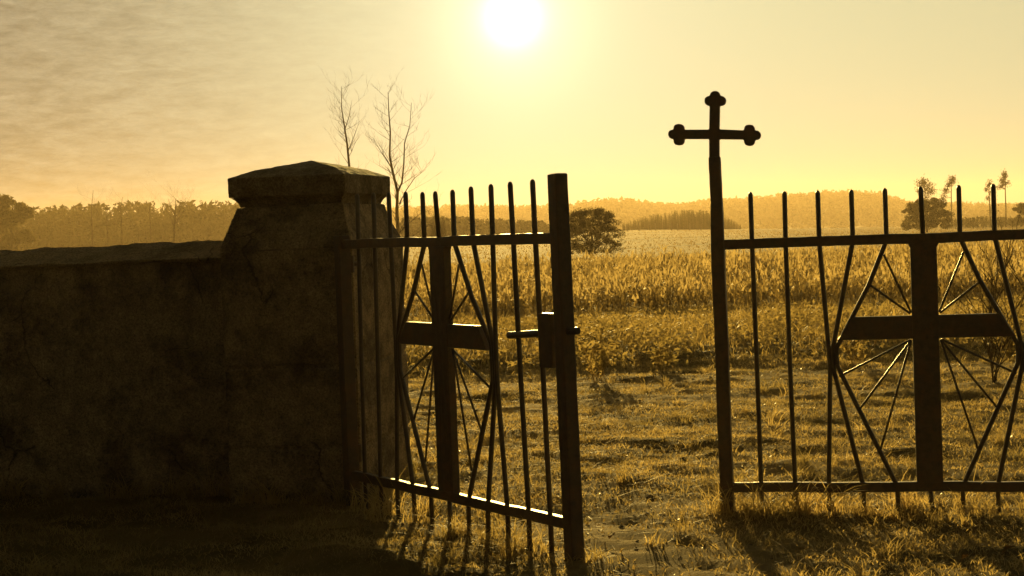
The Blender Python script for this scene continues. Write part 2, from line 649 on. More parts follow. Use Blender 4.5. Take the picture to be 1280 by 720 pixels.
def build_wall():
    start = C0 - U * PW + V * 0.22
    L = 16.0
    root = empty('cemetery_wall', (start.x, start.y, gz(start.x, start.y) - 0.02), -YAW)
    tag(root, 'long low rendered cemetery wall with sloped coping, left of the gate pillar', 'wall')
    zb = root.location.z
    n = 90
    r = random.Random(3)
    fv, ff = [], []
    cz = []
    for i in range(n + 1):
        x = -L * i / n
        cz.append((x, 0.004 * math.sin(i * 0.5) + 0.005 * r.uniform(-1, 1)))
    mb = MB()
    rings = []
    for x, dz in cz:
        y0 = 0.0 + 0.01 * r.uniform(-1, 1)
        rings.append([(x, y0, -0.3 - zb), (x, y0 + 0.005 * r.uniform(-1, 1), 1.465 + dz - zb), (x, 0.52, 1.465 + dz - zb), (x, 0.52, -0.3 - zb)])
    mb.loft(rings)
    weather(mb.build('wall_face', M['plaster'], root), 4, 0.02, 0.12)
    mb = MB()
    rings = []
    for x, dz in cz:
        e = 0.012 * r.uniform(-1, 1)
        rings.append([(x, -0.05 + e, 1.468 + dz - zb), (x, -0.055 + e, 1.485 + dz - zb), (x, 0.24, 1.588 + dz + e * 0.4 - zb), (x, 0.56, 1.465 + dz - zb),
                      (x, 0.56, 1.468 + dz - zb)])
    mb.loft(rings)
    weather(mb.build('coping', M['coping'], root), 3, 0.03, 0.15)


build_wall()


# ---------------------------------------------------------------- gate leaves
def unproject(origin, u, px, py):
    """pixel -> (distance along the leaf, height) on the leaf's own vertical plane"""
    r = ray(px, py)
    nrm = Vector((-u.y, u.x, 0))
    c = Vector((0, 0, EYE))
    t = nrm.dot(origin - c) / nrm.dot(r)
    p = c + r * t
    return (p - origin).dot(u), p.z


def lerp2(a, b, t):
    return (a[0] + (b[0] - a[0]) * t, a[1] + (b[1] - a[1]) * t)


def build_leaf(o0, u, T, label, has_cross, hinge_gap=0.0):
    rz = math.atan2(u.y, u.x)
    root = empty('gate_leaf', (o0.x, o0.y, 0.0), rz)
    tag(root, label, 'gate', 'pair of wrought iron gate leaves')
    P = lambda q: unproject(o0, u, *q)
    side = 1 if T['facing'] > 0 else -1           # which way local y points relative to the viewer
    Y = lambda y: y * side                        # y < 0 is towards the viewer
    tips = [P(q) for q in T['tips']]
    rail = [P(q) for q in T['rail']]
    bot = [P(q) for q in T['bottom']]
    stub = [P(q) for q in T['stub']]
    sc = 0.25 * (P(T['plate'][0])[0] + P(T['plate'][1])[0] + P(T['plate'][2])[0] + P(T['plate'][3])[0])
    mir = lambda q: (2 * sc - q[0], q[1])
    zr = sum(q[1] for q in rail) / len(rail)
    zb = sum(q[1] for q in bot) / len(bot)
    zst = sum(q[1] for q in stub) / len(stub)
    s_end = 2 * sc
    hw = T['rail_half']
    r = random.Random(5)
    # rails
    for nm, z, y in (('top_rail', zr, 0.0), ('bottom_rail', zb, 0.0)):
        mb = MB()
        pts = [(s_end * k / 12.0, 0, z + 0.003 * r.uniform(-1, 1)) for k in range(13)]
        pts[0] = (0.030, 0, pts[0][2])
        pts[-1] = (s_end - 0.030, 0, pts[-1][2])
        mb.tube(pts, hw, 4, square=True, sy=0.72)
        weather(mb.build(nm, M['iron'], root, bevel=0.005), 2, 0.006, 0.06)
    # posts
    pt, pb = P(T['post'][0]), P(T['post'][1])
    ph = T['post_half']
    mb = MB()
    if has_cross:
        cross_outline(mb, P, T, Y)
        lower = P((893.6, 196))
        mb.build('cross', M['iron'], root, bevel=0.006)
        mb = MB()
        n = 8
        pts = []
        for k in range(n + 1):
            q = lerp2(lower, pb, k / n)
            pts.append((q[0] + 0.002 * r.uniform(-1, 1), 0, q[1] - (0.02 if k == n else 0)))
        mb.tube(pts, [ph * (0.88 if k < 2 else 1.0) for k in range(n + 1)], 4, square=True)
        weather(mb.build('closing_post', M['iron'], root, bevel=0.006), 3, 0.007, 0.07)
    else:
        mb.tube([(pt[0], 0, pt[1]), (0.5 * (pt[0] + pb[0]), 0, 0.5 * (pt[1] + pb[1])), (pb[0], 0, pb[1] - 0.02)], ph, 4, square=True)
        weather(mb.build('closing_post', M['iron'], root, bevel=0.008), 4, 0.007, 0.07)
    mb = MB()
    hp_top = zr + 0.05 if not has_cross else zr + 0.28
    mb.tube([(s_end, 0, hp_top), (s_end, 0, 0.5), (s_end, 0, -0.15)], ph, 4, square=True)
    hp = mb.build('hinge_post', M['iron'], root, bevel=0.006)
    for z in (zr - 0.12, zb + 0.12):
        mb = MB()
        mb.tube([(s_end + 0.002, Y(0.055), z - 0.05), (s_end + 0.002, Y(0.055), z + 0.05)], 0.02, 10)
        mb.tube([(s_end, Y(0.03), z), (s_end + 0.01, Y(0.10), z)], 0.014, 8)
        mb.build('hinge', M['iron'], hp)

    pr = T['picket_r']

    def picket(pts, y=0.0):
        mb = MB()
        (s0, z0), (s1, z1) = pts[0], pts[1]
        d = Vector((s1 - s0, 0, z1 - z0)).normalized()
        p0 = Vector((s0, 0, z0))
        line = [p0, p0 + d * 0.006, p0 + d * 0.018] + [Vector((q[0], y, q[1])) for q in pts[1:]]
        rad = [pr * 0.35, pr * 0.8, pr * 1.06] + [pr] * (len(pts) - 1)
        rad[3] = pr * 1.04
        for k in range(3):
            line[k].y = y
        mb.tube(line, rad, 8)
        mb.build('picket', M['iron_thin'], root, smooth=True)

    ju, jl = P(T['J'][0]), P(T['J'][1])
    rows = []
    for i in (1, 2):
        mid = lerp2(rail[i], bot[i], 0.5)
        rows.append([tips[i], rail[i], (mid[0] + 0.004 * r.uniform(-1, 1), mid[1]), bot[i], stub[i]])
    rows.append([tips[3], rail[3], (ju[0] - 0.020, ju[1]), (jl[0] - 0.016, jl[1]), bot[3], stub[3]])
    rows.append([tips[4], rail[4], (ju[0] - 0.001, ju[1] + 0.01), (0.5 * (ju[0] + jl[0]) + 0.001, 0.5 * (ju[1] + jl[1])), (jl[0] + 0.002, jl[1] + 0.0), bot[4], stub[4]])
    ji = (ju[0] + 0.022, ju[1] + 0.025)
    jk = (jl[0] + 0.024, jl[1] + 0.015)
    rows.append([tips[5], rail[5], P(T['bend']), ji, (0.5 * (ji[0] + jk[0]) - 0.004, 0.5 * (ji[1] + jk[1])), jk, bot[5], stub[5]])
    for pts in rows:
        picket(pts)
        if T['mirror_tips']:
            picket([mir(q) for q in pts])
    # centre: picket tip above, stub below
    cs_t, cs_b = tips[6], stub[6]
    mb = MB()
    mb.tube([(cs_t[0], 0, cs_t[1]), (cs_t[0], 0, cs_t[1] - 0.006), (cs_t[0] + 0.001, 0, cs_t[1] - 0.02), (sc, 0, zr + 0.005)], [pr * .35, pr * .8, pr * 1.05, pr], 8)
    mb.build('picket', M['iron_thin'], root, smooth=True)
    mb = MB()
    mb.tube([(sc, 0, zb - 0.005), (cs_b[0], 0, cs_b[1])], pr, 8)
    mb.build('picket_foot', M['iron_thin'], root, smooth=True)
    # big flat cross in the middle of the leaf
    (al, at_), (ar, _), (bl, bb), (br, _) = [P(q) for q in T['plate']]
    w = 0.25 * ((ar - al) + (br - bl))
    w = abs(w)
    f = 0.012
    z1, z0 = zr - hw + 0.001, zb + hw - 0.001
    mb = MB()
    mb.prism([(sc - w, z0), (sc + w, z0), (sc + w, z1 - 0.022), (sc + w + f, z1), (sc - w - f, z1), (sc - w, z1 - 0.022)], -0.022, 0.022)
    weather(mb.build('upright_plate', M['iron'], root, bevel=0.004), 3, 0.006, 0.05)
    a, b_ = P(T['arm'][0]), P(T['arm'][1])      # upper outer corner, lower outer corner
    zt2, zb2 = a[1], b_[1]
    da, db = abs(sc - a[0]), abs(sc - b_[0])
    mb = MB()
    mb.prism([(sc - db, zb2), (sc + db, zb2), (sc + da, zt2), (sc - da, zt2)], -0.018, 0.018)
    weather(mb.build('cross_arm', M['iron'], root, bevel=0.004), 3, 0.006, 0.05)
    # rays
    for start, end in T['spokes']:
        p, q = P(start), P(end)
        ln_ = math.hypot(q[0] - p[0], q[1] - p[1])
        q = lerp2(p, q, 1 + T['reach'] / ln_)
        for m in (False, True):
            pp, qq = (mir(p), mir(q)) if m else (p, q)
            mb = MB()
            mb.tube([(pp[0], 0, pp[1]), (qq[0], 0, qq[1])], T['spoke_r'], 6)
            mb.build('ray_bar', M['iron_thin'], root, smooth=True)
    # latch
    if 'latch' in T:
        (l0, lz0), (l1, lz1) = P(T['latch'][0]), P(T['latch'][1])
        mb = MB()
        mb.box(min(l0, l1), max(l0, l1), -0.03, 0.03, min(lz0, lz1), max(lz0, lz1))
        lt = mb.build('latch_case', M['iron'], root, bevel=0.006)
        h0, h1 = P(T['bolt'][0]), P(T['bolt'][1])
        mb = MB()
        yy = 0.0
        mb.tube([(h0[0], yy, h0[1]), (0.3 * h0[0] + 0.7 * h1[0], yy, 0.35 * h0[1] + 0.65 * h1[1]), (h1[0], yy, h1[1])], 0.019, 8, square=False)
        mb.build('bolt', M['iron_thin'], lt, smooth=False, bevel=0.004)
    return root, s_end


def cross_outline(mb, P, T, Y):
    """trefoil-ended cross cut from plate, drawn as one outline in the leaf plane"""
    top = [(441, 276), (428, 277), (408, 268), (398, 245), (402, 215), (420, 201), (441, 197), (447, 178), (460, 161), (485, 156), (510, 160),
           (523, 177), (529, 196), (548, 199), (566, 209), (574, 230), (571, 255), (555, 272), (537, 277), (524, 276)]
    right = [(520, 470), (721, 478), (725, 455), (735, 437), (765, 431), (795, 436), (808, 456), (812, 479), (835, 481), (853, 493), (860, 516), (855, 540),
             (838, 553), (812, 557), (808, 581), (795, 600), (765, 606), (735, 600), (723, 580), (719, 553), (520, 551)]
    left = [(437, 549), (234, 549), (232, 575), (220, 595), (190, 601), (158, 596), (147, 575), (145, 550), (125, 548), (110, 537), (101, 512), (107, 486),
            (125, 475), (145, 473), (147, 450), (158, 432), (188, 425), (218, 430), (232, 448), (235, 473), (437, 472)]
    foot = [(520, 700), (437, 700)]
    zoomed = top + right + foot + left
    pts = [(820 + a / 6.547, 90 + b / 6.547) for a, b in zoomed]
    loc = [P(q) for q in pts]
    mb.prism(loc, -0.024, 0.024)


RIGHT = dict(
    facing=1, reach=0.004, rail_half=0.0265, post_half=0.036, picket_r=0.0125, spoke_r=0.0068, mirror_tips=True,
    post=[(893.5, 120), (909.5, 643)],
    tips=[(893.5, 120), (938, 240), (980.5, 239), (1022, 238), (1064, 237), (1106, 235), (1150.5, 233)],
    rail=[(895.5, 305), (940, 304), (982, 303), (1024, 302), (1066, 301.2), (1108, 300.5), (1153, 299.5)],
    bottom=[(908, 608), (951.5, 608.5), (994, 608.5), (1036, 608.5), (1079.5, 608.5), (1122, 608.5), (1165, 608.5)],
    stub=[(909, 642), (953, 641), (996, 641), (1037, 641), (1080, 641), (1123, 640), (1166, 640)],
    J=[(1041, 440), (1041.5, 462)], bend=(1086, 356),
    plate=[(1136.3, 306), (1169.5, 306), (1147, 602), (1180, 602)],
    arm=[(1066, 396), (1047, 425)],
    spokes=[((1138, 392), (1087, 356)), ((1139, 391), (1105, 319)), ((1138, 425), (1050, 470)), ((1139, 425), (1075, 511)), ((1139, 425), (1101, 561))])

LEFT = dict(
    facing=1, reach=0.020, rail_half=0.0265, post_half=0.037, picket_r=0.0130, spoke_r=0.0066, mirror_tips=True,
    post=[(696.5, 217), (718.5, 704)],
    tips=[(696.5, 217), (665.5, 224), (637.5, 227), (613.5, 230), (588.5, 233), (565.5, 237), (544, 239)],
    rail=[(698.5, 294.5), (669, 296), (641.5, 298.5), (616, 300.5), (591.5, 302), (568, 303.5), (547, 305)],
    bottom=[(716, 652), (688, 648), (661, 643), (634.5, 637.5), (610, 632.5), (585.5, 627), (562.5, 621)],
    stub=[(718, 700), (690, 697), (662.5, 690), (636, 682), (610.5, 676), (587, 672), (563.5, 665)],
    J=[(617, 436), (619.5, 480)], bend=(590, 372),
    plate=[(539.3, 308), (557.8, 308), (552.5, 616), (572, 619)],
    arm=[(599.5, 407), (612, 438)],
    spokes=[((562.5, 402), (585, 367)), ((562, 400), (573, 335)), ((566, 437), (611, 483)), ((566, 438), (600, 533)), ((566, 438), (589, 584))],
    latch=[(677.5, 391), (697, 460)], bolt=[(636, 419), (722.5, 413.5)])

RO = Vector((1.129, 8.671, 0))
RU = Vector((math.cos(YAW), -math.sin(YAW), 0))
LO = Vector((0.237, 7.575, 0))
LYAW = 0.983
LU = Vector((-math.cos(LYAW), math.sin(LYAW), 0))
LEFT['facing'] = -1
build_leaf(RO, RU, RIGHT, 'closed iron gate leaf with a tall trefoil cross rising from its post', True)
build_leaf(LO, LU, LEFT, 'iron gate leaf swung open beside the pillar, with plain post and latch', False)


# ---------------------------------------------------------------- vegetation helpers
def blades(x, y, h, w, lean, seg=3, z=None, az=None, z0=0.0, curl=1.0):
    """arrays of blades -> verts, quads, tris (one tapered bent strip per blade)"""
    n = len(x)
    if z is None:
        z = ground_z(x, y)
    az = rng.uniform(0, 2 * np.pi, n) if az is None else az
    fa = rng.uniform(0, np.pi, n)
    dx, dy = np.cos(az), np.sin(az)
    sx, sy = np.cos(fa), np.sin(fa)
    vs = []
    for k in range(seg + 1):
        t = k / seg
        off = lean * h * t ** (1 + curl)
        cx, cy = x + dx * off, y + dy * off
        cz = z + z0 + h * (t - 0.35 * np.minimum(lean, 1.2) * t * t)
        ww = w * (1 - 0.75 * t ** 1.5)
        if k < seg:
            vs.append(np.stack([cx - sx * ww, cy - sy * ww, cz], -1))
            vs.append(np.stack([cx + sx * ww, cy + sy * ww, cz], -1))
        else:
            vs.append(np.stack([cx, cy, cz], -1))
    per = 2 * seg + 1
    v = np.stack(vs, 1).reshape(-1, 3)
    b = np.arange(n)[:, None] * per
    q = np.concatenate([b + np.array([[2 * k, 2 * k + 1, 2 * k + 3, 2 * k + 2]]) for k in range(seg - 1)], 0) if seg > 1 else np.zeros((0, 4), int)
    t_ = b + np.array([[2 * seg - 2, 2 * seg - 1, 2 * seg]])
    return v, q, t_


def join(parts):
    vs, qs, ts, o = [], [], [], 0
    for v, q, t in parts:
        vs.append(v)
        qs.append(np.asarray(q).reshape(-1, 4) + o)
        ts.append(np.asarray(t).reshape(-1, 3) + o)
        o += len(v)
    return np.concatenate(vs), np.concatenate(qs), np.concatenate(ts)


def leaf_quads(c, size, flat=0.0):
    """random leaf-shaped quads at centres c"""
    n = len(c)
    a = rng.normal(size=(n, 3))
    a[:, 2] *= (1 - flat)
    a /= np.linalg.norm(a, axis=1, keepdims=True)
    b = np.cross(a, rng.normal(size=(n, 3)))
    b /= np.linalg.norm(b, axis=1, keepdims=True)
    s = np.asarray(size).reshape(-1, 1) * rng.uniform(0.6, 1.3, (n, 1))
    v = np.stack([c - a * s, c + b * s * 0.45, c + a * s, c - b * s * 0.45], 1).reshape(-1, 3)
    q = np.arange(n)[:, None] * 4 + np.arange(4)[None, :]
    return v, q, np.zeros((0, 3), int)


def scatter(y0, y1, dens, wfun, margin=1.6):
    ymax = y1
    hw = lambda y: 0.335 * y + margin
    area = 2 * hw(ymax) * (y1 - y0)
    n = int(area * dens)
    y = rng.uniform(y0, y1, n)
    x = rng.uniform(-1, 1, n) * hw(ymax)
    k = (np.abs(x) < hw(y))
    k &= rng.uniform(0, 1, n) < wfun(x, y)
    # keep clear of pillar and wall footprint
    u = (x - C0.x) * U.x + (y - C0.y) * U.y
    v = (x - C0.x) * V.x + (y - C0.y) * V.y
    k &= ~((u < 0.0) & (u > -PW) & (v > -0.02) & (v < PD + 0.02))
    k &= ~((u <= -PW + 0.02) & (v > 0.18) & (v < 0.78))
    return x[k], y[k]


def patch(x, y, s, seed=0.0):
    return 0.5 + 0.5 * hash_noise(x + seed, y * 1.15 + seed * 0.7, s)


def path_clear(x, y):
    """0 on the sandy path and the wheel tracks, 1 elsewhere"""
    p = 1 - 0.95 * np.exp(-((x - 0.65 + 0.15 * np.sin(y * 1.7)) / 0.42) ** 2) * smooth01((10.3 - y) / 1.8)
    wob = 0.25 * np.sin(x * 0.5) + 0.12 * np.sin(x * 1.7 + 1)
    for yc in (14.3, 16.0):
        p *= 1 - 0.92 * np.exp(-((y - yc - wob) / 0.40) ** 2)
    return p


# ---------------------------------------------------------------- grass, weeds, reeds
def build_grass():
    parts = []
    # short turf
    x, y = scatter(6.3, 18.0, 3000, lambda x, y: path_clear(x, y) * (0.25 + 0.75 * patch(x, y, 2.3)))
    n = len(x)
    tall = patch(x, y, 3.1, 4.0)
    h = rng.uniform(0.012, 0.045, n) * (0.45 + 1.2 * tall)
    parts.append(blades(x, y, h, rng.uniform(0.0014, 0.0034, n), rng.uniform(0.3, 2.0, n), 3))
    # long arching tufts
    cx, cy = scatter(6.4, 17.5, 6, lambda x, y: path_clear(x, y) * (0.15 + patch(x, y, 1.4, 9.0) ** 2))
    foot = [(RO.x + RU.x * s + rng.normal() * 0.08, RO.y + RU.y * s + rng.normal() * 0.10) for s in np.abs(rng.normal(0.22, 0.24, 34))]
    foot += [(RO.x + RU.x * s + rng.normal() * 0.05, RO.y + RU.y * s + rng.normal() * 0.12) for s in rng.uniform(0.5, 2.2, 26)]
    foot += [(LO.x + LU.x * s + rng.normal() * 0.08, LO.y + LU.y * s + rng.normal() * 0.12) for s in rng.uniform(0.15, 2.2, 26)]
    w0 = C0 - U * PW + V * 0.18
    foot += [(w0.x - U.x * s - V.x * 0.04, w0.y - U.y * s - V.y * 0.04) for s in rng.uniform(0, 4.5, 60)]
    foot += [(C0.x - U.x * s - V.x * 0.05, C0.y - U.y * s - V.y * 0.05) for s in rng.uniform(0, PW, 12)]
    foot += [(C0.x + V.x * s + U.x * 0.05, C0.y + V.y * s + U.y * 0.05) for s in rng.uniform(0, PD, 12)]
    cx = np.concatenate([cx, [p[0] for p in foot]])
    cy = np.concatenate([cy, [p[1] for p in foot]])
    k = rng.integers(14, 34, len(cx))
    x = np.repeat(cx, k) + rng.normal(0, 0.03, k.sum())
    y = np.repeat(cy, k) + rng.normal(0, 0.03, k.sum())
    hc = rng.uniform(0.06, 0.17, len(cx))
    hc[-len(foot):] *= rng.uniform(0.8, 1.9, len(foot))
    hh = np.repeat(hc, k) * rng.uniform(0.5, 1.15, k.sum())
    parts.append(blades(x, y, hh, rng.uniform(0.0015, 0.0042, len(x)), rng.uniform(0.3, 1.6, len(x)), 4))
    # flattened straw litter
    x, y = scatter(6.3, 16.0, 60, lambda x, y: 0.4 + 0.6 * patch(x, y, 1.8, 2.0))
    parts.append(blades(x, y, rng.uniform(0.03, 0.12, len(x)), rng.uniform(0.0012, 0.003, len(x)), rng.uniform(1.8, 3.2, len(x)), 3, z0=0.006))
    # flecks of leaf litter and crumbled soil
    x, y = scatter(6.3, 17.0, 260, lambda x, y: 0.2 + 0.8 * patch(x, y, 2.6, 5.0))
    c = np.stack([x, y, ground_z(x, y) + rng.uniform(0.004, 0.018, len(x))], -1)
    lv = leaf_quads(c, rng.uniform(0.005, 0.014, len(x)), 0.2)
    o = link('leaf_litter', np_mesh('leaf_litter', lv[0], lv[1]), M['dead_leaf'])
    tag(o, 'crumbs of dead leaves and soil among the turf', 'litter', kind='stuff')
    v, q, t = join(parts)
    o = link('grass', np_mesh('grass', v, q, t), M['grass'])
    tag(o, 'dry backlit turf and straw around the open gate', 'grass', kind='stuff')


def build_pebbles():
    x, y = scatter(6.3, 16.5, 14, lambda x, y: 1.0 - 0.85 * path_clear(x, y))
    n = len(x)
    base = np.array([(1, 0, 0), (0, 1, 0), (-1, 0, 0), (0, -1, 0), (0, 0, 0.8), (0, 0, -0.5), (.72, .72, .25), (-.72, .72, .2), (-.72, -.72, .3), (.72, -.72, .2)], float)
    order = [0, 6, 1, 7, 2, 8, 3, 9]
    sz = rng.uniform(0.006, 0.022, n) * rng.uniform(0.5, 1.2, n)
    v = base[None] * rng.uniform(0.75, 1.25, (n, 10, 1)) * sz[:, None, None] * np.stack([rng.uniform(0.8, 1.5, n), rng.uniform(0.8, 1.3, n), rng.uniform(0.5, 0.9, n)], -1)[:, None, :]
    v += np.stack([x, y, ground_z(x, y) + sz * 0.2], -1)[:, None, :]
    t = []
    for k in range(8):
        a, b = order[k], order[(k + 1) % 8]
        t += [(a, b, 4), (b, a, 5)]
    t = (np.arange(n)[:, None, None] * 10 + np.array(t)[None]).reshape(-1, 3)
    o = link('pebbles', np_mesh('pebbles', v.reshape(-1, 3), None, t), M['stone'])
    tag(o, 'pebbles and clods on the worn path and track', 'pebbles', kind='stuff')


def build_rough():
    """knee-high weeds and rank grass between the track and the reeds"""
    parts = []
    x, y = scatter(17.2, 29.0, 360, lambda x, y: (0.35 + 0.65 * patch(x, y, 0.9, 1.0)))
    n = len(x)
    amp = smooth01((y - 17.2) / 3.5) * (1 - 0.75 * smooth01((y - 22.5) / 3.0)) * (0.35 + 0.9 * patch(x, y, 0.8, 6.0))
    h = rng.uniform(0.06, 0.28, n) * (0.3 + amp) * (1.25 - 0.5 * patch(x, y, 2.2, 1.0))
    parts.append(blades(x, y, h, rng.uniform(0.004, 0.009, n), rng.uniform(0.2, 1.3, n), 3))
    v, q, t = join(parts)
    o = link('rough_grass', np_mesh('rough_grass', v, q, t), M['rough'])
    tag(o, 'rank dry grass on the verge beyond the farm track', 'grass', kind='stuff')
    x, y = scatter(17.6, 24.0, 26, lambda x, y: patch(x, y, 1.1, 3.0) ** 2)
    c = np.stack([x, y, ground_z(x, y)], -1)
    k = 22
    cc = np.repeat(c, k, 0) + rng.normal(0, 1, (len(c) * k, 3)) * np.array([0.10, 0.10, 0])
    cc[:, 2] += rng.uniform(0.02, 0.22, len(cc)) * np.repeat(0.4 + 0.6 * smooth01((y - 17.5) / 3), k)
    v, q, t = leaf_quads(cc, np.full(len(cc), 0.034), 0.5)
    o = link('weeds', np_mesh('weeds', v, q), M['weed'])
    tag(o, 'low leafy weeds along the far edge of the track', 'weeds', kind='stuff')


def build_reeds():
    parts, heads = [], []
    x, y = scatter(27.2, 62.0, 30, lambda x, y: smooth01((y - 26.5) / 1.5 + 0.4 * patch(x, y, 1.3)) * (0.45 + 0.55 * patch(x, y, 0.5, 8.0)), 5.0)
    n = len(x)
    rows = 0.80 + 0.30 * np.sin(y * 1.05 + 1.6 * np.sin(x * 0.22) + 0.8 * np.sin(x * 0.61)) * smooth01((y - 28) / 2)
    H = rng.uniform(0.42, 0.82, n) * (0.70 + 0.50 * patch(x, y, 0.55, 3.0)) * rows * 0.95 * (1 - 0.45 * smooth01((y - 46) / 14))
    z = ground_z(x, y)
    parts.append(blades(x, y, H, np.full(n, 0.008), np.abs(rng.normal(0, 0.28, n)), 2, z=z))
    for k in range(4):
        f = rng.uniform(0.1, 0.75, n)
        parts.append(blades(x, y, H * rng.uniform(0.3, 0.5, n), rng.uniform(0.009, 0.018, n), rng.uniform(0.5, 1.6, n), 2, z=z + H * f * 0.8))
    sel = rng.uniform(0, 1, n) < 0.75
    xs, ys, zs, Hs = x[sel], y[sel], z[sel], H[sel]
    for k in range(3):
        heads.append(blades(xs + rng.normal(0, 0.02, len(xs)), ys + rng.normal(0, 0.02, len(xs)), Hs * rng.uniform(0.18, 0.30, len(xs)), rng.uniform(0.014, 0.030, len(xs)),
                            rng.uniform(0.1, 0.9, len(xs)), 2, z=zs + Hs * rng.uniform(0.62, 0.95, len(xs))))
    v, q, t = join(parts)
    o = link('reed_field', np_mesh('reed_field', v, q, t), M['reed'])
    tag(o, 'wide field of dry brown reeds behind the verge', 'reeds', kind='stuff')
    v, q, t = join(heads)
    o = link('reed_plumes', np_mesh('reed_plumes', v, q, t), M['plume'])
    tag(o, 'pale seed heads catching the sun over the reeds', 'reeds', kind='stuff')


def build_meadow():
    x, y = scatter(58, 300, 2.2, lambda x, y: 0.15 + 0.85 * patch(x, y, 0.12, 2.0) ** 2, 12.0)
    n = len(x)
    parts = [blades(x, y, rng.uniform(0.05, 0.20, n), rng.uniform(0.015, 0.05, n), rng.uniform(0.3, 1.2, n), 2)]
    v, q, t = join(parts)
    o = link('meadow_grass', np_mesh('meadow_grass', v, q, t), M['meadow'])
    tag(o, 'pale stubble tufts over the far meadow', 'grass', kind='stuff')


build_grass()
build_pebbles()
build_rough()
build_reeds()
build_meadow()


# ---------------------------------------------------------------- trees
def branch_tree(mb, p, d, length, rad, depth, r, spread=0.5, up=0.25, kids=3, seg=5, tips=None):
    pts, rads = [p.copy()], [rad]
    d = d.normalized()
    for k in range(seg):
        d = (d + Vector((r.uniform(-1, 1), r.uniform(-1, 1), r.uniform(-0.6, 1) * 0.6 + up * 0.3)) * 0.16).normalized()
        p = p + d * (length / seg)
        pts.append(p.copy())
        rads.append(rad * (1 - 0.75 * (k + 1) / seg))
    mb.tube(pts, rads, 6 if depth > 1 else 4)
    if tips is not None:
        tips += [tuple(q) for q in pts[2:]]
    if depth <= 0:
        return
    for k in range(kids + (1 if depth > 1 else 0)):
        i = r.randint(1, seg)
        a = Vector((r.uniform(-1, 1), r.uniform(-1, 1), r.uniform(-0.2, 1) * 0.7 + up)).normalized()
        nd = (d * (1 - spread) + a * spread).normalized()
        branch_tree(mb, pts[i], nd, length * r.uniform(0.42, 0.7), max(rads[i] * 0.62, 0.004), depth - 1, r, spread, up, kids, seg, tips)


def bare_tree(px, d, limbs, label, seed, rad=0.10):
    """limbs: polylines of pixels; the first is the trunk"""
    x, y = place(px, d)
    z = gz(x, y)
    root = empty('bare_tree', (x, y, z))
    tag(root, label, 'tree')
    r = random.Random(seed)
    m = d / FPX

    def W(q, dy):
        rr = ray(*q)
        k = d / rr.y
        return Vector((rr.x * k - x, dy, EYE + rr.z * k - z))
    tw = MB()
    for li, (name, poly, r0, r1) in enumerate(limbs):
        base_dy = 0.0
        dys = [base_dy + (r.uniform(-0.25, 0.25) * i if li else r.uniform(-.05, .05)) for i in range(len(poly))]
        pts = [W(q, dy) for q, dy in zip(poly, dys)]
        if li == 0:
            pts[0] = Vector((pts[0].x, 0, -0.1))
        r0, r1 = r0 * 0.82, r1 * 0.8
        rads = [r0 + (r1 - r0) * i / (len(pts) - 1) for i in range(len(pts))]
        mb = MB()
        mb.tube(pts, rads, 7)
        mb.build(name, M['bark'], root, smooth=True)
        for i in range(1, len(pts)):
            for k in range(4 if pts[i].z > 2.0 or li else 2):
                t = r.random()
                p = pts[i - 1].lerp(pts[i], t)
                a = Vector((r.choice((-1, 1)) * r.uniform(0.3, 1), r.uniform(-0.8, 0.8), r.uniform(0.3, 1.1)))
                branch_tree(tw, p, a, r.uniform(0.7, 1.5) * (d / 90.0), rads[i] * 0.24 + 0.004, 2, r, 0.55, 0.35, 2, 4)
    tw.build('twigs', M['bark'], root)


bare_tree(498, 90, [('trunk', [(500, 326), (498, 300), (496, 262), (497, 240), (491, 215), (487, 195), (488, 165), (486, 140), (485, 115)], 0.15, 0.02),
                    ('limb', [(497, 240), (502, 228), (505, 205), (506, 180), (511, 155), (514, 128)], 0.075, 0.012),
                    ('limb', [(491, 213), (484, 200), (476, 190), (468, 175)], 0.045, 0.010),
                    ('limb', [(499, 255), (508, 238), (518, 222), (532, 212)], 0.045, 0.008),
                    ('limb', [(498, 292), (510, 280), (524, 268), (540, 262)], 0.05, 0.008),
                    ('limb', [(499, 300), (515, 296), (532, 284), (552, 272)], 0.05, 0.008)],
          'forked leafless tree rising just right of the pillar cap', 11)
bare_tree(437, 96, [('trunk', [(440, 326), (439, 260), (437, 212), (434, 180), (431, 160), (427, 135), (427, 108)], 0.13, 0.015),
                    ('limb', [(431, 162), (436, 145), (440, 125)], 0.035, 0.008),
                    ('limb', [(435, 190), (442, 172), (449, 150)], 0.03, 0.008)],
          'slender leafless tree standing behind the pillar cap', 12)


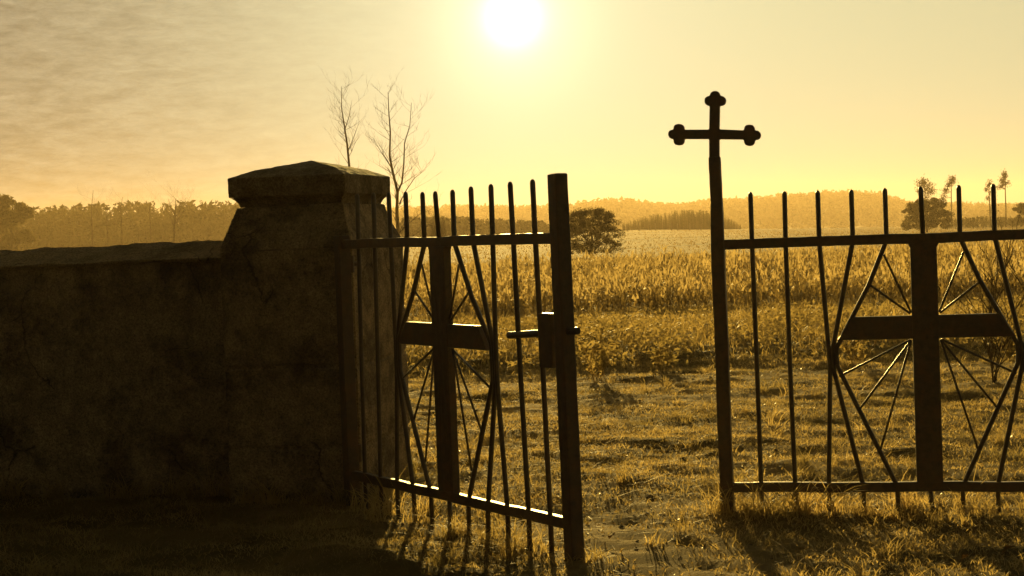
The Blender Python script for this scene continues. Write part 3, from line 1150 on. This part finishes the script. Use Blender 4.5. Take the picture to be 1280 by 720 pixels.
def leafy_tree(name, px, d, wpx, top_y, base_y, label, seed, n=9000, leaf=0.10, group=None, trunk_frac=0.12, shape='round', matl='leaf', cat='tree', lobes=26, clump=(0.16, 0.30), dome=0.9):
    x, y = place(px, d)
    z = gz(x, y)
    r = random.Random(seed)
    g = np.random.default_rng(seed)
    top = height_at(px, top_y, d) - z
    hw = wpx * d / FPX / 2
    root = empty(name, (x, y, z))
    tag(root, label, cat, group)
    zt = top * trunk_frac
    mb = MB()
    tips = []
    r0 = max(0.05, top * 0.028)
    mb.tube([(0, 0, -0.15), (0.02, 0, zt), (0.05 * hw, 0.03, top * 0.35), (0.02 * hw, 0, top * 0.7)], [r0 * 1.25, r0, r0 * 0.7, r0 * 0.2], 8)
    for k in range(9):
        a = 2 * math.pi * k / 9 + r.uniform(-0.3, 0.3)
        p = Vector((0.02, 0, zt + (top * 0.3 - zt) * r.random()))
        branch_tree(mb, p, Vector((math.cos(a), math.sin(a), r.uniform(0.25, 1.2))), hw * r.uniform(0.55, 0.85), r0 * 0.5, 2, r, 0.5, 0.3, 2, 5)
    mb.build('trunk', M['bark'], root, smooth=True)
    # crown: clumps of leaves at the ends of the boughs, with gaps between
    cs = []
    for k in range(lobes):
        a = g.uniform(0, 2 * np.pi)
        t = g.uniform(0, 1) ** dome
        hz = zt + (top - zt) * (0.08 + 0.86 * t)
        q_ = ((hz - zt) / (top - zt) - 0.30) / 0.72
        prof = math.sqrt(max(0.03, 1 - q_ * q_))
        rr = hw * 0.84 * prof * math.sqrt(g.uniform(0.1, 1))
        s = hw * g.uniform(*clump)
        m = int(n / lobes)
        off = g.normal(size=(m, 3))
        off /= np.linalg.norm(off, axis=1, keepdims=True)
        off *= (g.uniform(0, 1, (m, 1)) ** 0.45) * s
        off[:, 2] *= 0.62
        cs.append(np.array([rr * math.cos(a), rr * math.sin(a), hz - s * 0.2]) + off)
    c = np.concatenate(cs)
    c[:, 2] = np.maximum(c[:, 2], zt * 0.6)
    v, q, t = leaf_quads(c, np.full(len(c), leaf))
    link('crown', np_mesh('crown', v, q), M[matl], root)
    return root


leafy_tree('round_tree', 737, 79, 98, 257, 322, 'bushy low willow with a ragged round crown beside the open gate post', 21, 25000, 0.042, lobes=240, clump=(0.06, 0.18), trunk_frac=0.03)
leafy_tree('round_tree', 1158, 185, 74, 246, 290, 'dense dome-shaped tree alone on the meadow behind the closed leaf', 22, 20000, 0.11, lobes=105, clump=(0.08, 0.24), trunk_frac=0.10, dome=1.1)
leafy_tree('round_tree', 1282, 230, 40, 252, 284, 'small round tree at the right edge of the meadow', 23, 6000, 0.15, lobes=50, clump=(0.10, 0.22))


def pine(px, d, top_y, clumps, label, seed, lean=0.0):
    x, y = place(px, d)
    z = gz(x, y)
    r = random.Random(seed)
    g = np.random.default_rng(seed)
    root = empty('pine_tree', (x, y, z))
    tag(root, label, 'tree', 'thin pines on the meadow edge')
    m = d / FPX
    top = height_at(px, top_y, d) - z
    tr = MB()
    tr.tube([(0, 0, -0.2), (0.05, 0, top * 0.35), (-0.03 + lean * 0.4, 0, top * 0.7), (lean, 0, top * 0.98)], [0.14, 0.11, 0.085, 0.03], 6)
    cs = []
    for (dx, y_px, w, h, n) in clumps:
        cz = height_at(px, y_px, d) - z
        cx = dx * m
        tx = lean * (cz / top) ** 1.5
        tr.tube([(tx, 0, cz - 0.35), ((cx + tx) / 2, 0.05, cz - 0.15), (cx, 0, cz)], [0.05, 0.035, 0.02], 5)
        n = int(n * 2.4)
        off = g.normal(size=(n, 3)) * np.array([w * m * 0.36, w * m * 0.30, h * m * 0.48])
        cs.append(np.array([cx, 0, cz]) + off)
    tr.build('trunk', M['bark'], root, smooth=True)
    c = np.concatenate(cs)
    v, q, t = leaf_quads(c, np.full(len(c), 0.15))
    link('crown', np_mesh('crown', v, q), M['needle'], root)


pine(1157, 285, 224, [(-5, 230, 9, 7, 110), (4, 236, 12, 9, 220), (-1, 227, 6, 6, 80), (9, 240, 7, 5, 60), (-7, 238, 6, 5, 50), (2, 246, 9, 4, 60)],
     'thin pine with a flat tufted top behind the dome-shaped tree', 31)
pine(1189, 285, 222, [(2, 226, 7, 6, 130), (-2, 231, 5, 4, 60), (-6, 238, 7, 5, 90), (-9, 245, 6, 4, 45), (4, 224, 4, 4, 50)],
     'thin pine with a lopsided wind-bent crown right of the dome-shaped tree', 32, 0.3)
pine(1237, 280, 226, [(0, 230, 6, 6, 70), (-3, 236, 5, 4, 40), (3, 241, 5, 5, 40), (-2, 248, 6, 4, 30), (5, 262, 9, 14, 60)],
     'thin pine almost hidden behind the tallest right-hand picket', 33)
pine(1257, 280, 215, [(0, 219, 5, 6, 100), (-3, 226, 6, 6, 90), (3, 229, 6, 4, 40), (-6, 234, 7, 3, 40), (-2, 230, 4, 4, 40)],
     'tallest thin pine with a spindly bare stem at the right edge', 34, 0.15)


def shrub(px, d, top_y, wpx, label, seed, name='leafless_shrub', cat='shrub', n=9, rad=0.006, depth=2):
    x, y = place(px, d)
    z = gz(x, y)
    r = random.Random(seed)
    top = height_at(px, top_y, d) - z
    root = empty(name, (x, y, z))
    tag(root, label, cat)
    hw = wpx * d / FPX / 2
    for k in range(n):
        mb = MB()
        a = Vector((r.uniform(-1, 1) * hw / top * 1.2, r.uniform(-0.3, 0.3), 1.0))
        branch_tree(mb, Vector((r.uniform(-0.1, 0.1) * hw, 0, -0.03)), a, top * r.uniform(0.38, 0.62), rad, depth, r, 0.45, 0.3, 3, 7)
        mb.build('stem', M['bark'], root)


shrub(1238, 14.6, 262, 74, 'leafless thorny sapling behind the right half of the closed leaf', 41)
shrub(545, 86, 256, 46, 'low bare bush seen between the open leaf pickets', 42, n=16, rad=0.022, depth=3)


def weed_plant(px, d, h, w, label, seed, n=130):
    x, y = place(px, d)
    z = gz(x, y)
    g = np.random.default_rng(seed)
    r = random.Random(seed)
    root = empty('weed_plant', (x, y, z))
    tag(root, label, 'plant', 'leafy weeds beside the track')
    mb = MB()
    cs = []
    for k in range(9):
        a = Vector((r.uniform(-1, 1) * w / h * 0.8, r.uniform(-0.5, 0.5) * w / h, 1))
        tips = []
        branch_tree(mb, Vector((r.uniform(-.3, .3) * w, r.uniform(-.1, .1), -0.02)), a, h * r.uniform(0.6, 1), 0.004, 1, r, 0.5, 0.3, 3, 5, tips)
        cs += tips
    mb.build('stem', M['weed'], root)
    c = np.array(cs)
    c = c[g.integers(0, len(c), n)] + g.normal(0, 0.02, (n, 3))
    v, q, t = leaf_quads(c, np.full(n, 0.036), 0.4)
    link('foliage', np_mesh('foliage', v, q), M['weed'], root)


weed_plant(742, 16.6, 0.44, 0.28, 'bushy knee-high weed right beside the open leaf post', 51, 260)
weed_plant(1068, 17.0, 0.34, 0.22, 'leafy weed left of the big iron cross on the closed leaf', 52, 160)
weed_plant(1258, 17.0, 0.36, 0.24, 'leafy weed at the foot of the leafless sapling', 53, 170)
weed_plant(822, 17.3, 0.26, 0.24, 'smaller leafy weed in the middle of the gate opening', 54, 120)

# fence posts along the meadow crest
FP = [(784, 9), (798.5, 11), (812, 8), (819, 9), (839, 10), (847, 9), (862, 9), (876, 8)]
FL = ['leftmost weathered fence post on the meadow crest, short and slightly bent', 'thickest and tallest weathered fence post on the meadow crest',
      'short weathered fence post left of a close pair on the meadow crest', 'weathered fence post just right of the short third post on the meadow crest',
      'tall weathered fence post in the middle of the meadow crest row', 'weathered fence post close right of the tall middle one on the meadow crest',
      'weathered fence post second from the cross post on the meadow crest', 'short weathered fence post nearest the tall trefoil cross post']
for k, ((px, hpx), lab) in enumerate(zip(FP, FL)):
    d = 292
    x, y = place(px, d)
    r = random.Random(60 + k)
    mb = MB()
    h = hpx * d / FPX
    mb.tube([(0, 0, -0.3), (r.uniform(-.03, .03), 0, h * 0.5), (r.uniform(-.08, .08), 0, h)], [0.16 if k == 1 else 0.10, 0.13 if k == 1 else 0.09, 0.08], 6)
    o = mb.build('fence_post', M['wood'], None, smooth=True)
    o.location = (x, y, gz(x, y))
    tag(o, lab, 'fence post', 'fence posts along the meadow crest')


# ---------------------------------------------------------------- woods and hills
def yhor(px):
    return 285 - 0.038 * (px - 640)


FAR_PX = np.array([380, 470, 510, 560, 620, 680, 715, 760, 790, 815, 845, 870, 900, 940, 1000, 1040, 1070, 1100, 1130, 1150, 1200, 1250, 1290, 1400, 1600])
FAR_Y = np.array([258, 259, 258, 256, 256, 256, 253, 247, 248, 252, 254, 251, 248, 245, 240, 238, 237, 240, 249, 252, 252, 254, 254, 250, 250])
FAR_D = 1350.0


def crowns(c, w, h, seed, k=10, lf=0.5):
    """low crowns made of leaf clumps: c (n,3) crown bases, w half widths, h heights"""
    g = np.random.default_rng(seed)
    n = len(c)
    cc = np.repeat(c, k, 0)
    ww = np.repeat(w, k)
    hh = np.repeat(h, k)
    t = g.uniform(0, 1, n * k)
    a = g.uniform(0, 2 * np.pi, n * k)
    rr = ww * np.sqrt(g.uniform(0, 1, n * k)) * np.sqrt(np.clip(1.05 - t ** 1.6, 0, 1))
    p = cc + np.stack([rr * np.cos(a), rr * np.sin(a), hh * (0.15 + 0.85 * t)], -1)
    return leaf_quads(p, np.repeat(np.maximum(w * lf, 0.05), k))


def build_far_hills():
    # land form
    pxs = np.linspace(300, 1650, 136)
    hy = np.interp(pxs, FAR_PX, FAR_Y)
    ztop = EYE + (yhor(pxs) - hy) * FAR_D / FPX - 9.0
    prof = np.array([0.0, 0.15, 0.45, 0.75, 0.93, 1.0, 0.8, 0.0])
    dist = np.array([760, 860, 1000, 1140, 1260, 1350, 1500, 1800.0])
    vs = []
    for k, dd in enumerate(dist):
        for i, px in enumerate(pxs):
            x, y = place(px, dd)
            vs.append((x, y, -9 + (ztop[i] + 9) * prof[k] + 1.2 * math.sin(px * 0.05 + dd * 0.01)))
    nx = len(pxs)
    i = np.arange(len(dist) - 1)[:, None] * nx + np.arange(nx - 1)[None, :]
    q = np.stack([i, i + 1, i + 1 + nx, i + nx], -1).reshape(-1, 4)
    o = link('hills', np_mesh('hills', vs, q, smooth=True), M['hill'])
    tag(o, kind='structure')
    g = np.random.default_rng(77)
    n = 6500
    px = g.uniform(310, 1640, n)
    dd = 800 + 600 * g.uniform(0, 1, n) ** 0.7
    zt = np.interp(px, pxs, ztop)
    zz = -9 + (zt + 9) * np.interp(dd, dist, prof)
    xy = np.array([place(a, b) for a, b in zip(px, dd)])
    c = np.column_stack([xy, zz - 1.0])
    h = g.uniform(6.5, 10.5, n)
    w = g.uniform(2.4, 4.4, n)
    v, q, t = crowns(c, w, h, 78, 14)
    o = link('hill_forest', np_mesh('hill_forest', v, q), M['forest'])
    tag(o, 'far wooded hills fading into golden haze', 'forest', kind='stuff')


build_far_hills()


def build_wood(name, label, px0, px1, d0, d1, top, n, wscale, seed, k=22, conifer=False, thin=False):
    g = np.random.default_rng(seed)
    px = g.uniform(px0, px1, n)
    dd = g.uniform(d0, d1, n)
    xy = np.array([place(a, b) for a, b in zip(px, dd)])
    z = ground_z(xy[:, 0], xy[:, 1])
    ty = np.interp(px, top[0], top[1])
    H = EYE + (yhor(px) - ty) * dd / FPX - z
    H = np.maximum(1.0, 0.93 * H * g.uniform(0.55, 1.08, n))
    c = np.column_stack([xy, z])
    v, q, t = crowns(c, H * wscale * g.uniform(0.7, 1.3, n), H, seed + 1, k, 0.27)
    # stems
    tv, tq, o = [], [], 0
    r = H * 0.012 + 0.04
    sv = np.stack([np.stack([c[:, 0] - r, c[:, 1], c[:, 2]], -1), np.stack([c[:, 0] + r, c[:, 1], c[:, 2]], -1),
                   np.stack([c[:, 0] + r * .4, c[:, 1], c[:, 2] + H * .9], -1), np.stack([c[:, 0] - r * .4, c[:, 1], c[:, 2] + H * .9], -1)], 1).reshape(-1, 3)
    sq = np.arange(n)[:, None] * 4 + np.arange(4)[None, :]
    v, q, t = join([(v, q, t), (sv, sq, np.zeros((0, 3), int))])
    ob = link(name, np_mesh(name, v, q), M['forest'])
    tag(ob, label, 'forest', kind='stuff')


build_wood('young_wood', 'dense young wood on the crest behind the fence posts', 778, 926, 330, 372,
           [(778, 800, 815, 850, 880, 905, 926), (278, 272, 268, 262, 262, 268, 280)], 620, 0.10, 81, 70)
build_wood('left_forest', 'dark forest edge beyond the cemetery wall', -260, 470, 350, 430,
           [(-260, 0, 60, 100, 150, 200, 250, 280, 380, 470), (240, 250, 258, 256, 252, 251, 250, 251, 254, 262)], 1500, 0.17, 83, 75)
build_wood('scrub', 'low scrub along the right-hand meadow edge', 1175, 1500, 270, 320,
           [(1175, 1220, 1300, 1500), (274, 270, 272, 270)], 500, 0.35, 85, 60)
build_wood('scrub_band', 'hazy scrub below the far hill between the open leaf pickets', 505, 720, 300, 350,
           [(505, 560, 620, 680, 720), (272, 270, 273, 276, 280)], 420, 0.35, 87, 60)

# single trees in front of the left forest
leafy_tree('dark_tree', 14, 240, 70, 241, 310, 'big dark rounded tree at the left edge above the wall', 91, 9000, 0.26, lobes=34)
leafy_tree('dark_tree', -50, 250, 90, 238, 310, 'broad dark tree past the left edge above the wall', 92, 6000, 0.30)
for k, (px, d, top_y, lab) in enumerate([
        (115, 230, 238, 'thin bare tree farthest left against the forest, poking above the skyline'),
        (134, 240, 262, 'short thin bare tree second from the left against the forest'),
        (152, 235, 246, 'thin bare tree with a tufted top in the middle of the forest edge'),
        (188, 240, 256, 'thin straight bare tree between the tufted one and the spreading one')]):
    r_off = (1.5, -1.0, 1.0, -0.5)[k]
    bare_tree(px, d, [('trunk', [(px + 1, 312), (px, 285), (px - 1, 262 if top_y < 260 else 275), (px + r_off, top_y)], 0.15, 0.03)], lab, 95 + k)
bare_tree(219, 225, [('trunk', [(217, 312), (218, 285), (219, 265), (220, 248)], 0.26, 0.05),
                     ('limb', [(218, 285), (212, 270), (206, 258)], 0.10, 0.03),
                     ('limb', [(218, 282), (227, 268), (233, 255)], 0.10, 0.03),
                     ('limb', [(219, 268), (213, 258), (211, 248)], 0.08, 0.02),
                     ('limb', [(219, 272), (226, 262), (228, 250)], 0.08, 0.02)],
          'spreading bare tree nearest the pillar against the forest', 99)


# ---------------------------------------------------------------- fallen leaves and sticks
def fallen_leaf(px, py, size, label, seed):
    r_ = ray(px, py)
    k = EYE / -r_.z
    x, y = r_.x * k, r_.y * k
    for _ in range(4):
        k = (EYE - gz(x, y) - 0.02) / -r_.z
        x, y = r_.x * k, r_.y * k
    r = random.Random(seed)
    n = 22
    pts = []
    for i in range(n):
        a = 2 * math.pi * i / n
        rad = size * (0.55 + 0.32 * abs(math.cos(2.5 * a)) + 0.06 * r.uniform(-1, 1)) * (0.9 if math.cos(a) < 0 else 1.05)
        px_, py_ = rad * math.cos(a), 0.72 * rad * math.sin(a)
        pts.append((px_, py_, 0.10 * size * math.cos(2 * a) + 0.25 * px_ * px_ / size + 0.02 * size * r.uniform(-1, 1)))
    v = [(0, 0, 0)] + pts
    f = [(0, 1 + i, 1 + (i + 1) % n) for i in range(n)]
    mb = MB()
    mb.add(v, f)
    root = mb.build('fallen_leaf', M['dead_leaf'], None)
    md = root.modifiers.new('thickness', 'SOLIDIFY')
    md.thickness = 0.0012
    root.location = (x, y, gz(x, y) + 0.03)
    root.rotation_euler = (r.uniform(0.3, 0.9), r.uniform(-0.4, 0.4), r.uniform(0, 6.28))
    tag(root, label, 'leaf', 'dead leaves on the ground')


for k, (px, py, s, lab) in enumerate([
        (1260, 690, 0.060, 'large curled dead leaf on the ground at the lower right corner'),
        (1205, 700, 0.038, 'small dead leaf just left of the large curled one'),
        (570, 712, 0.034, 'dead leaf on dark ground below the open leaf'),
        (222, 710, 0.036, 'pale dead leaf on the dark ground left of centre'),
        (50, 682, 0.034, 'dead leaf in the shadow near the left corner'),
        (765, 672, 0.032, 'dead leaf on the sandy path right of the open leaf post'),
        (1002, 688, 0.032, 'dead leaf in the shadow below the closed leaf'),
        (238, 612, 0.030, 'tiny dead leaf in the grass at the foot of the wall')]):
    fallen_leaf(px, py, s, lab, 120 + k)

# ---------------------------------------------------------------- haze
mb = MB()
mb.box(-1500, 1500, -40, 1900, -30, 32)
hz = mb.build('haze', None)
hm = bpy.data.materials.new('haze_air')
hm.use_nodes = True
hn, hl = hm.node_tree.nodes, hm.node_tree.links
hn.clear()
ho = hn.new('ShaderNodeOutputMaterial')
pv = hn.new('ShaderNodeVolumePrincipled')
pv.inputs['Color'].default_value = (1.0, 0.78, 0.48, 1)
pv.inputs['Density'].default_value = 0.0003
pv.inputs['Anisotropy'].default_value = 0.4
pv.inputs['Density Attribute'].default_value = ''
hl.new(pv.outputs[0], ho.inputs['Volume'])
hm.cycles.homogeneous_volume = True
hz.data.materials.append(hm)
tag(hz, 'golden evening haze over the whole landscape', 'haze', kind='stuff')
